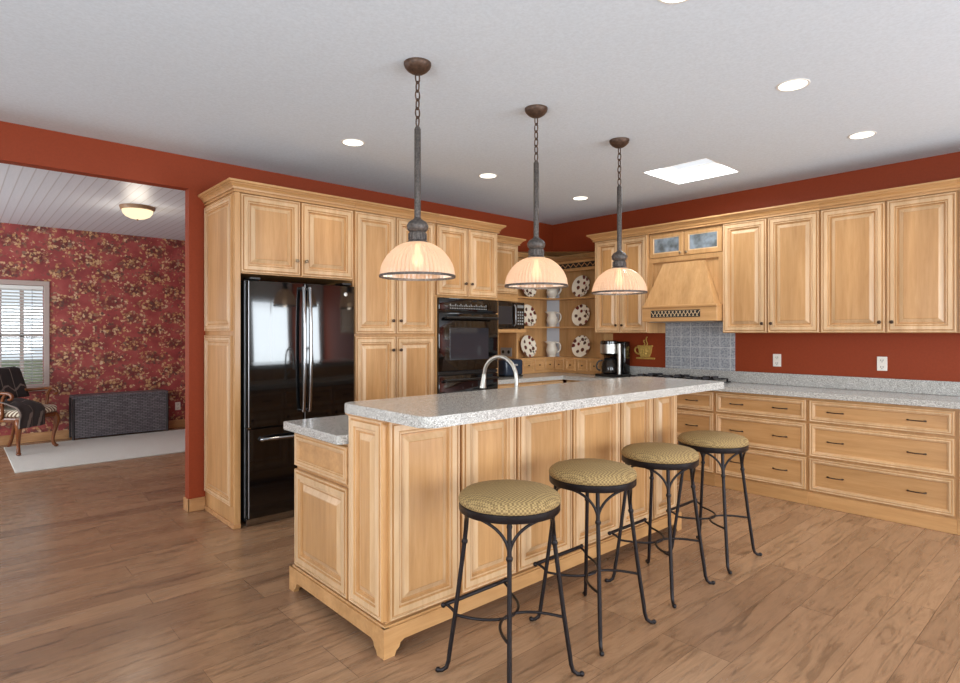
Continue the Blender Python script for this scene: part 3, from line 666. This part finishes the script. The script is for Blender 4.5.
# base cabinets right wall
def base(label, y_hi, y_lo, kind, pulls):
    r = thing('base_cabinet', label, 'cabinet', (XW-.003, y_hi, 0), RIGHT, 'maple base cabinets')
    w = y_hi-y_lo; body(r, 0, w, -.507, 0, .0, .868)
    m = MB(); m.box(0, w, -.517, -.507, 0, .105, .003); m.build('plinth', mapleh, r)
    if kind == 'd':
        for z0, z1 in ((.122, .385), (.400, .662), (.678, .852)): drawer(r, .012, w-.012, z0, z1, -.507, [y_hi-p for p in pulls])
    else:
        door(r, .012, w/2-.004, .122, .852, -.507, (w/2-.04, .76)); door(r, w/2+.004, w-.012, .122, .852, -.507, (w/2+.04, .76))
base('maple base cabinet in the far right corner behind the island', 4.24, 3.50, 'c', ())
base('maple base cabinet under the gas cooktop', 3.50, 2.95, 'd', (3.22,))
base('narrow maple three drawer base cabinet with single pulls, beside the island end', 2.95, 2.508, 'd', (2.73,))
base('maple three drawer base cabinet behind the farthest bar stool', 2.508, 1.731, 'd', (2.31, 1.945))
base('wide maple three drawer base cabinet farthest right', 1.731, .785, 'd', (1.533, 1.012))
base('maple base cabinet cut off by the right edge of the photo', .785, -.10, 'd', (.55, .15))
# back base cabinet
r = thing('base_cabinet', 'maple base cabinet under the microwave nook and corner shelves', 'cabinet', (4.083, YW-.003, 0), 0, 'maple base cabinets')
body(r, 0, 1.065, -.59, 0, 0, .868)
for k in range(3):
    x = .012+k*.350; drawer(r, x, x+.342, .70, .852, -.59, (x+.17,)); door(r, x, x+.342, .122, .685, -.59, (x+.30, .62))
# countertop
C = thing('countertop', 'speckled grey countertop with backsplash along right wall and into corner', 'countertop', (5.4, 2, .87))
def slab(m, poly, z0, z1, bev=.006):
    n0 = set(m.bm.faces); m.prism(poly, 'z', z0, z1); fs = [f for f in m.bm.faces if f not in n0]
    ed = {e for f in fs for e in f.edges if abs((e.verts[0].co-e.verts[1].co).z) < 1e-5}
    bmesh.ops.bevel(m.bm, geom=list(ed), offset=bev, segments=2, affect='EDGES', profile=.5)
m = MB(C, True); slab(m, [(5.115, -.10), (5.655, -.10), (5.655, 4.885), (4.084, 4.885), (4.084, 4.262), (5.115, 4.262)], .8695, .914); m.build('slab', counter, C)
m = MB(C, True); m.box(5.636, 5.656, -.10, 3.97, .914, 1.022, .003); m.build('backsplash', counter, C)
# cooktop
K = thing('gas_cooktop', 'black gas cooktop with iron grates on counter under the range hood', 'cooktop', (5.385, 3.02, .9145))
m = MB(); m.box(-.235, .235, -.44, .44, 0, .010, .003); m.build('glass_top', black_gloss, K)
for yy in (-.30, 0, .30):
    m = MB()
    for xx in (-.19, 0, .19): m.box(xx-.005, xx+.005, yy-.13, yy+.13, .030, .038, .002)
    for y2 in (-.125, 0, .125): m.box(-.195, .195, yy+y2-.005, yy+y2+.005, .030, .038, .002)
    for xx in (-.19, .19):
        for y2 in (-.125, .125): m.box(xx-.007, xx+.007, yy+y2-.007, yy+y2+.007, .010, .037)
    for xx in (-.10, .10):
        for a in range(4): m.T = Matrix.Translation((xx, yy, .046)) @ Matrix.Rotation(a*R90+.78, 4, 'Z'); m.box(.02, .075, -.005, .005, -.010, .012, .003)
    m.T = Matrix.Identity(4); m.build('grate', black_iron, K)
for yy in (-.30, .30):
    for xx in (-.10, .10):
        m = MB(); m.T = Matrix.Translation((xx, yy, .010)); m.lathe([(.045,0),(.045,.010),(.03,.014),(.03,.022),(.0,.024)], 20); m.build('burner', black_case, K, 40)
for k in range(4):
    m = MB(); m.T = Matrix.Translation((-.215, -.12+k*.08, .010)); m.lathe([(.016,0),(.016,.018),(.0,.020)], 14); m.build('knob', black_case, K, 40)
# coffee maker
c = thing('coffee_maker', 'black and steel drip coffee maker on the counter beside corner shelves', 'coffee maker', (5.42, 3.80, .9145), RIGHT)
m = MB(); m.box(-.14, .14, -.15, .14, 0, .03, .008, 2); m.build('base', black_case, c, 40)
m = MB(); m.box(-.13, .125, .03, .14, .03, .385, .015, 3); m.build('water_tank', black_gloss, c, 40)
m = MB(); m.T = Matrix.Translation((-.025, -.045, .235)); m.lathe([(.075,0),(.092,.01),(.096,.06),(.096,.15),(.085,.16)], 28); m.build('brew_head', black_gloss, c, 40)
m = MB(); m.T = Matrix.Translation((-.025, -.045, .255)); m.lathe([(.0965,0),(.0975,.0),(.0975,.10),(.0965,.10)], 28, cap0=False, cap1=False, closed=True); m.build('steel_band', steel, c, 40)
m = MB(); m.T = Matrix.Translation((-.025, -.045, .032)); m.lathe([(.06,0),(.085,.012),(.088,.07),(.075,.12),(.058,.15),(.06,.165)], 28); cf = m.build('carafe', smoked, c, 40)
m = MB(); m.T = Matrix.Translation((-.025, -.045, .18)); m.lathe([(.062,0),(.066,.006),(.05,.022),(.0,.024)], 24); m.build('lid', black_case, cf, 40)
m = MB(); m.tube(bez((-.075, -.095, .175), (-.13, -.16, .185), (-.13, -.16, .06), (-.092, -.115, .07), 10), .009, 8); m.build('handle', black_case, cf, 50)
m = MB(); m.tube([(.10, -.04, .03), (.10, -.04, .36)], .022, 16); m.build('steel_column', steel, c, 40)
# cup plaque
q = thing('cup_plaque', 'gold steaming coffee cup plaque hung on red wall by cooktop', 'wall plaque', (XW-.002, 3.545, 1.105), RIGHT); q.scale = (1.38, 1, 1.38)
m = MB(); m.box(-.085, .085, -.012, 0, 0, .014, .003); m.build('saucer', gold_m, q)
m = MB(); m.prism([(-.038, .018), (.038, .018), (.052, .05), (.062, .105), (-.062, .105), (-.052, .05)], 'y', -.022, 0); m.box(-.068, .068, -.025, 0, .100, .110, .003); m.build('cup', gold_m, q)
m = MB(); m.tube(bez((-.058, -.010, .092), (-.115, -.010, .105), (-.105, -.010, .035), (-.046, -.010, .040), 10), .007, 8); m.build('handle', gold_m, q, 50)
m = MB()
for dx, hh in ((-.013, .150), (.010, .178)): m.tube(bez((dx, -.008, .11), (dx+.028, -.008, .125), (dx-.026, -.008, .15), (dx+.008, -.008, hh), 10), .0045, 6)
m.build('steam', gold_m, q, 50)
m = MB(); m.T = Matrix.Translation((0, -.024, .06))
for k in range(5): a = k*2*PI/5; m.ball((.016*math.cos(a), 0, .016*math.sin(a)), .011, 8, (1, .4, 1))
m.build('flower_relief', gold_m, q, 60)
for y, l in ((2.167, 'white outlet on red wall directly right of the grey tile'), (1.345, 'white outlet on red wall under the farthest right wall cabinet')):
    o = thing('wall_outlet', l, 'outlet', (XW, y, 1.14), RIGHT, 'wall outlets'); outlet(o, Matrix.Identity(4))
o = thing('wall_outlet', 'small white outlet on floral wallpaper right of wicker trunk', 'outlet', (2.47, YF, .317), 0, 'wall outlets'); outlet(o, Matrix.Identity(4))

# ------------------------------------------------------------------ island
I = thing('kitchen_island', 'long maple kitchen island with raised panels and bracket feet', 'kitchen island', (2.6, 2.6, 0))
ix0, ix1, iy0, iyb, iy1 = 1.392, 3.805, 2.150, 2.445, 3.020
m = MB(I, True); m.box(ix0, ix1, iy0, iy1, .12, .868); m.box(ix0, ix1, iy0, iyb, .868, 1.021); m.build('cabinet_body', maple, I)
m = MB(I, True); m.box(ix0+.06, ix1-.06, iy0+.06, iy1-.06, 0, .12); m.build('toe_kick', maple_shaded, I)  # inner box added behind the arches to block light, coloured as shade
def rail(L):
    hl = [(0,0),(.055,0),(.062,.018),(.078,.030),(.085,.048),(.105,.058)]
    return hl+[(L-x, z) for x, z in hl[::-1]]+[(L,.118),(L-.004,.126),(.004,.126),(0,.118)]
px0, px1, py0, py1 = 1.362, 3.835, 2.116, 3.052
m = MB(I, True)
m.T = Matrix.Translation((px0, py0, 0)); m.prism(rail(px1-px0), 'y', 0, .03)
m.T = Matrix.Translation((px0, py1-.03, 0)); m.prism(rail(px1-px0), 'y', 0, .03)
m.T = Matrix.Translation((px0-.0008, py0-.0008, 0)); m.prism(rail(py1-py0+.0016), 'x', 0, .03)
m.T = Matrix.Translation((px1-.03+.0008, py0-.0008, 0)); m.prism(rail(py1-py0+.0016), 'x', 0, .03)
m.T = Matrix.Identity(4); m.box(px0+.01, px1-.01, py0+.01, py1-.01, .118, .132, .004); m.build('plinth', oak_trim if False else mapleh, I)
off = Matrix.Translation((-2.6, -2.6, 0))
for a, b in ((1.400, 1.798), (1.812, 2.180), (2.194, 2.638), (2.652, 3.108), (3.122, 3.490), (3.504, 3.800)): door(I, a, b, .142, 1.010, iy0, None, off, 'raised_panel')
TE = off @ Matrix.Translation((ix0, 0, 0)) @ SIDE
door(I, -2.435, -2.150, .142, 1.010, 0, None, TE, 'raised_panel')
drawer(I, -3.015, -2.452, .678, .855, 0, (), TE); door(I, -3.015, -2.452, .142, .660, 0, None, TE)
TR = off @ Matrix.Translation((ix1, 0, 0)) @ Matrix.Rotation(R90, 4, 'Z')
door(I, 2.16, 2.43, .142, 1.010, 0, None, TR, 'raised_panel'); door(I, 2.452, 3.01, .142, .855, 0, None, TR, 'raised_panel')
TB = off @ Matrix.Translation((0, iy1, 0)) @ Matrix.Rotation(PI, 4, 'Z')
for k in range(5):
    a = -ix1+.01+k*.48; drawer(I, a, a+.468, .678, .855, 0, (a+.234,), TB); door(I, a, a+.468, .142, .660, 0, (a+.43, .6), TB)
m = MB(I, True); m.sweep([(o*.55, .985+dz*.44) for o, dz in CROWN], lambda o: [(ix0-o, iyb), (ix0-o, iy0-o), (ix1+o, iy0-o), (ix1+o, iyb)]); m.build('top_molding', mapleh, I)
def rounded(x0, x1, y0, y1, r, n=6):
    P = []
    for cx, cy, a0 in ((x1-r, y1-r, 0), (x0+r, y1-r, R90), (x0+r, y0+r, PI), (x1-r, y0+r, 3*R90)):
        for k in range(n+1): a = a0+R90*k/n; P.append((cx+r*math.cos(a), cy+r*math.sin(a)))
    return P
T = thing('raised_countertop', 'raised speckled bar top on the island above the stools', 'countertop', (2.6, 2.1, 1.022))
m = MB(T, True); slab(m, rounded(1.345, 3.845, 1.795, 2.455, .045), 1.0215, 1.067); m.build('slab', counter, T)
T = thing('island_countertop', 'lower speckled countertop on refrigerator side of the island', 'countertop', (2.6, 2.75, .87))
m = MB(T, True); slab(m, rounded(1.325, 3.845, 2.448, 3.062, .02, 3), .8695, .914); m.build('slab', counter, T)
# faucet
f = thing('faucet', 'brushed nickel gooseneck faucet rising behind the raised bar top', 'faucet', (2.61, 2.55, .9145))
m = MB(); m.lathe([(.032,0),(.032,.008),(.024,.014),(.018,.05),(.016,.06)], 20); m.build('base', steel, f, 40)
pts = [(0, 0, .05), (0, 0, .19)]+[(0, .15-.15*math.cos(a), .19+.135*math.sin(a)) for a in [PI*k/16 for k in range(1, 15)]]+[(0, .298, .20)]
m = MB(); m.tube(pts, .0125, 12); m.build('gooseneck', steel, f, 60)
m = MB(); m.tube([(0, .297, .205), (0, .303, .16), (0, .309, .115)], [.014, .017, .024], 14); m.build('spray_head', steel, f, 50)
m = MB(); m.tube([(.016, 0, .045), (.05, 0, .06), (.085, -.0, .085)], [.009, .007, .006], 10); m.build('handle', steel, f, 60)

# ------------------------------------------------------------------ bar stools
def stool(loc, label):
    r = thing('bar_stool', label, 'bar stool', loc, 0, 'bar stools along the island')
    m = MB(); m.lathe([(.002,.706),(.200,.706),(.2065,.712),(.208,.722),(.204,.734),(.188,.747),(.150,.757),(.08,.763),(.002,.765)], 48); m.build('seat_cushion', seat_fab, r, 50)
    m = MB(); m.lathe([(.185,.676),(.203,.676),(.206,.680),(.206,.705),(.203,.708),(.185,.708)], 48, closed=True); m.lathe([(.184,.698),(.002,.698),(.002,.702),(.184,.702)], 32, cap0=False, cap1=False); m.build('seat_ring', black_iron, r, 40)
    for q in range(4):
        a = PI/4+q*R90; u = Vector((math.cos(a), math.sin(a), 0))
        P = lambda rad, z: u*rad+Vector((0,0,z))
        m = MB(); m.tube([P(.172,.682), P(.175,.62), P(.183,.54), P(.222,.24), P(.244,.09), P(.249,.05), P(.258,.022), P(.274,.010), P(.290,.0085)], [.0095,.0095,.0095,.0095,.0095,.009,.0085,.008,.008], 10)
        m.ball(P(.293,.011), .011, 10)
        m.T = Matrix.Translation(P(.183,.54)); m.lathe([(.0115,-.008),(.014,0),(.0115,.008)], 12); m.T = Matrix.Identity(4)
        m.build('leg', black_iron, r, 50)
        m = MB()
        for sgn in (-1, 1):
            b_ = a+sgn*PI/4*.80; v = Vector((math.cos(b_), math.sin(b_), 0))
            m.tube(bez(P(.183,.542), P(.178,.62), (u*.5+v*.5)*.2+Vector((0,0,.665)), v*.190+Vector((0,0,.678)), 10), .0062, 8)
        m.build('brace', black_iron, r, 50)
    m = MB(); z = .238; k = .222*math.cos(PI/4)
    m.tube(bez((-k,-k,z), (-k*.55, .06, z), (k*.55, .06, z), (k,-k,z), 20), .006, 8)
    m.tube(bez((-k,k,z), (-k*.55,-.06, z), (k*.55,-.06, z), (k,k,z), 20), .006, 8); m.build('stretcher', black_iron, r, 50)
    m = MB(); zb = .268; m.tube([(-.176,.205,zb), (.176,.205,zb)], .009, 10); m.ball((-.180,.205,zb), .0115, 8); m.ball((.180,.205,zb), .0115, 8)
    for sx_ in (-1, 1): m.tube([(sx_*k, k, z+.008), (sx_*(k+.004), k+.018, z+.02), (sx_*.165, .205, zb)], .006, 8)
    m.build('footrest', black_iron, r, 50)
    return r
SL = ['bar stool nearest the photographer at the left end of the bar', 'second bar stool from the left along the island', 'third bar stool from the left along the island', 'farthest bar stool at right end of the bar in front of drawers']
s0 = stool((1.686, 1.687, 0), SL[0])
for (x, y), l in zip(((2.283, 1.722), (2.917, 1.740), (3.536, 1.740)), SL[1:]): dup(s0, (x, y, 0), l)

# ------------------------------------------------------------------ pendants
def pendant(loc, label):
    r = thing('pendant_lamp', label, 'pendant lamp', loc, 0, 'pendant lamps over the island')
    m = MB(); m.lathe([(.004,-.052),(.030,-.050),(.052,-.036),(.066,-.020),(.070,-.008),(.070,0)], 32); m.build('ceiling_canopy', canopy_metal, r, 50)
    m = MB(); z = -.050
    for k in range(6):
        pts = []
        for j in range(14):
            a = 2*PI*j/14; q = Vector((.0125*math.cos(a), 0, .0275*math.sin(a)-.024)); 
            if k % 2: q = Vector((0, q.x, q.z))
            pts.append(q+Vector((0,0,z-k*.0445)))
        m.tube(pts, .0040, 6, closed=True)
    m.build('chain', canopy_metal, r, 60)
    m = MB(); m.tube([(0,0,-.318), (0,0,-.335), (0,0,-.80)], [.008,.0165,.0165], 14); m.build('rod', aged_metal, r, 50)
    m = MB(); m.lathe([(.016,-.785),(.022,-.795),(.044,-.808),(.056,-.828),(.052,-.848),(.040,-.860),(.044,-.866),(.042,-.900),(.052,-.908),(.056,-.918),(.040,-.920)], 28, flute=None); 
    for k in range(14): a = 2*PI*k/14; m.tube([(.044*math.cos(a), .044*math.sin(a), -.868), (.0445*math.cos(a), .0445*math.sin(a), -.898)], .004, 6)
    m.build('fitter', aged_metal, r, 50)
    m = MB(); pr = []
    for h_, r_ in ((0,.29),(.04,.40),(.10,.51),(.16,.59),(.25,.685),(.34,.76),(.43,.825),(.52,.875),(.64,.93),(.77,.97),(.89,.99),(1,1)): pr.append((.189*r_, -.914-.169*h_))
    m.lathe(pr, 108, flute=.016, cap0=False, cap1=False); m.build('glass_shade', lamp_glass, r)
    m = MB(); m.lathe([(.186,-1.080),(.193,-1.080),(.195,-1.086),(.193,-1.092),(.186,-1.092)], 64, closed=True); m.build('shade_rim', aged_metal, r, 50)
    m = MB(); m.ball((0,0,-1.0), .030, 16, (1,1,1.25)); m.tube([(0,0,-.92), (0,0,-.965)], .014, 12); m.build('bulb', bulb_m, r, 60)
    l = bpy.data.lights.new('bulb_light', 'POINT'); l.energy = 1.6; l.color = (1, .86, .70); l.shadow_soft_size = .045
    o = bpy.data.objects.new('bulb_light', l); COL.objects.link(o); o.parent = r; o.location = (0,0,-1.055)
    return r
PN = ['pendant lamp nearest the photographer, left of the three', 'middle pendant lamp of the three over the island', 'farthest pendant lamp, right of the three over the island']
q0 = pendant((1.762, 2.425, ZC), PN[0])
for x, l in ((2.655, PN[1]), (3.530, PN[2])): dup(q0, (x, 2.425, ZC), l)

# recessed lights
def can(loc, label):
    r = thing('recessed_light', label, 'ceiling light', loc, 0, 'recessed ceiling lights')
    m = MB(); m.lathe([(.070,-.001),(.073,-.0035),(.082,-.003),(.085,0),(.070,0)], 40, closed=True); m.build('trim_ring', white_trim, r, 40)
    m = MB(); m.lathe([(.0005,-.0035),(.060,-.0032),(.071,-.002)], 40, cap0=False, cap1=False); m.build('lens', lens_m, r, 60)
    l = bpy.data.lights.new('can_light', 'SPOT'); l.energy = 20; l.color = (1, .86, .66); l.spot_size = math.radians(125); l.spot_blend = .7; l.shadow_soft_size = .06
    o = bpy.data.objects.new('can_light', l); COL.objects.link(o); o.parent = r; o.location = (0,0,-.02)
    return r
CL = [((2.146, 3.74), 'recessed ceiling light nearest above the refrigerator'), ((3.473, 3.74), 'recessed ceiling light seen between left and middle pendant rods'), ((4.747, 3.73), 'recessed ceiling light nearest the room corner'),
      ((3.457, 1.24), 'large looking recessed light at upper right of the photo'), ((4.685, 1.232), 'recessed ceiling light above the farthest right wall cabinet'), ((2.17, 1.215), 'recessed ceiling light cut by the top edge of the photo')]
k0 = can((CL[0][0][0], CL[0][0][1], ZC), CL[0][1])
for (x, y), l in CL[1:]: dup(k0, (x, y, ZC), l)

# ------------------------------------------------------------------ next room
r = thing('ceiling_lamp', 'lit dome ceiling lamp on the plank ceiling of the wallpapered room', 'ceiling lamp', (1.50, 7.22, ZC))
m = MB(); m.lathe([(.172,0),(.172,-.012),(.164,-.035),(.150,-.040),(.002,-.040)], 40, cap1=False); m.build('base', simple('tan_lamp_base', (150, 116, 84), .4, noise=.1), r, 40)
m = MB(); m.lathe([(.150,-.038),(.143,-.070),(.118,-.102),(.072,-.125),(.03,-.134),(.002,-.135)], 40, cap0=False); m.build('glass_dome', dome_glass, r, 60)
m = MB(); m.ball((0,0,-.142), .011, 10); m.build('finial', canopy_metal, r, 60)
l = bpy.data.lights.new('dome_light', 'POINT'); l.energy = 7; l.color = (1, .90, .76); l.shadow_soft_size = .12; o = bpy.data.objects.new('dome_light', l); COL.objects.link(o); o.parent = r; o.location = (0,0,-.25)
m = MB(); m.box(.465, 3.0, 7.39, 9.10, 0, .012, .004); tag(m.build('rug', rug_m), 'long off white rug on the floor in front of the wicker trunk', 'rug')
r = thing('wicker_trunk', 'low dark woven wicker trunk against the floral wallpaper', 'trunk', (1.71, 9.22, .0125))
m = MB(); m.box(-.545, .545, -.13, .13, .015, .53, .006); m.build('woven_body', wicker, r)
m = MB(); m.box(-.56, .56, -.145, .145, .53, .565, .008); m.build('lid', wicker, r)
m = MB()
for x in (-.55, .55):
    for y in (-.134, .134): m.tube([(x, y, 0), (x, y, .53)], .016, 10)
m.build('corner_post', simple('dark_stained_cane', (40, 34, 34), .5), r, 50)
# armchair
r = thing('armchair', 'carved wood armchair with striped seat by window of wallpapered room', 'chair', (.57, 8.72, .0125), math.radians(45))
# local: front = -y, width x
def cab_leg(x, y, ox, oy):
    m = MB(); m.tube(bez((x, y, .40), (x+ox*.075, y+oy*.075, .34), (x-ox*.035, y-oy*.035, .12), (x+ox*.012, y+oy*.012, .03), 12), [.036,.038,.038,.036,.033,.029,.025,.022,.019,.018,.018,.020,.022], 10)
    m.ball((x+ox*.022, y+oy*.022, .018), .026, 12, (1, 1, .70)); m.build('leg', chairwood, r, 60)
for x, y in ((-.25, -.23), (.25, -.23)): cab_leg(x, y, 1 if x > 0 else -1, -1)
for x in (-.22, .22):
    m = MB(); m.tube(bez((x, .23, .40), (x, .23, .25), (x, .25, .12), (x*1.05, .31, .0 if x > 0 else -.0125), 8), .020, 10); m.build('leg', chairwood, r, 60)
m = MB(); m.box(-.285, .285, -.27, .25, .37, .425, .015, 2); m.build('seat_rail', chairwood, r, 40)
m = MB(); m.box(-.28, .28, -.275, .24, .425, .515, .035, 4); m.build('seat_cushion', brocade, r, 40)
m = MB(); m.T = Matrix.Translation((0, .26, .40)) @ Matrix.Rotation(math.radians(-10), 4, 'X'); m.box(-.25, .25, -.03, .045, .08, .50, .03, 3); bk = m.build('backrest', brocade, r, 40)
m = MB(); m.T = Matrix.Translation((0, .26, .40)) @ Matrix.Rotation(math.radians(-10), 4, 'X')
m.tube(bez((-.26, .01, 0), (-.28, .01, .36), (-.30, .01, .56), (0, .01, .53), 10)+bez((0, .01, .53), (.30, .01, .56), (.28, .01, .36), (.26, .01, 0), 10)[1:], .02, 10); m.build('back_frame', chairwood, r, 60)
for s_ in (-1, 1):
    m = MB(); m.tube(bez((s_*.265, .27, .70), (s_*.31, .10, .66), (s_*.33, -.05, .72), (s_*.32, -.17, .70), 10), .019, 10)
    m.tube(bez((s_*.32, -.17, .70), (s_*.32, -.24, .69), (s_*.33, -.235, .62), (s_*.325, -.18, .635), 8), [.019,.020,.020,.019,.018,.017,.016,.015,.014], 10)
    m.tube(bez((s_*.322, -.15, .695), (s_*.315, -.06, .62), (s_*.33, -.14, .52), (s_*.28, -.06, .41), 10), .017, 10); m.build('arm', chairwood, r, 60)
def drape(fn, name, label, nu=14, nv=22):
    m = MB(); g = [[m.v(fn(u/nu, v/nv)) for v in range(nv+1)] for u in range(nu+1)]
    for a in range(nu):
        for b in range(nv): m.f([g[a][b], g[a+1][b], g[a+1][b+1], g[a][b+1]])
    o = m.build(name, throw_m, None, 80); sol = o.modifiers.new('thickness', 'SOLIDIFY'); sol.thickness = .02; sol.offset = 1
    o.location = r.location; o.rotation_euler = r.rotation_euler
    return tag(o, label, 'blanket')
def back_throw(u, v):
    x = -.29+.62*u; w = .012*math.sin(u*19+v*4)
    s_ = v*1.05
    if s_ < .34: y, z = .17+.0+ (s_/.34)*.10, .60+(s_/.34)*.30
    elif s_ < .50: t_ = (s_-.34)/.16; y, z = .27+.05*(1-math.cos(PI*t_))+.0, .90+.05*math.sin(PI*t_)
    else: y, z = .39+ .02*(s_-.5), .90-(s_-.50)*.9
    return (x, y-.02+w, z)
drape(back_throw, 'blanket', 'dark throw blanket draped over the back of the armchair')
def seat_throw(u, v):
    x = -.34+.36*u; s_ = v*.80; w = .010*math.sin(u*15+v*7)
    if s_ < .42: return (x, .16-s_, .545+w+.05*math.sin(PI*s_/.42))
    return (x, -.26-.05*math.sin(min(1, (s_-.42)/.12)*R90)+w, .545-(s_-.42)*.62)
drape(seat_throw, 'blanket', 'dark throw blanket heaped across the seat of the armchair')
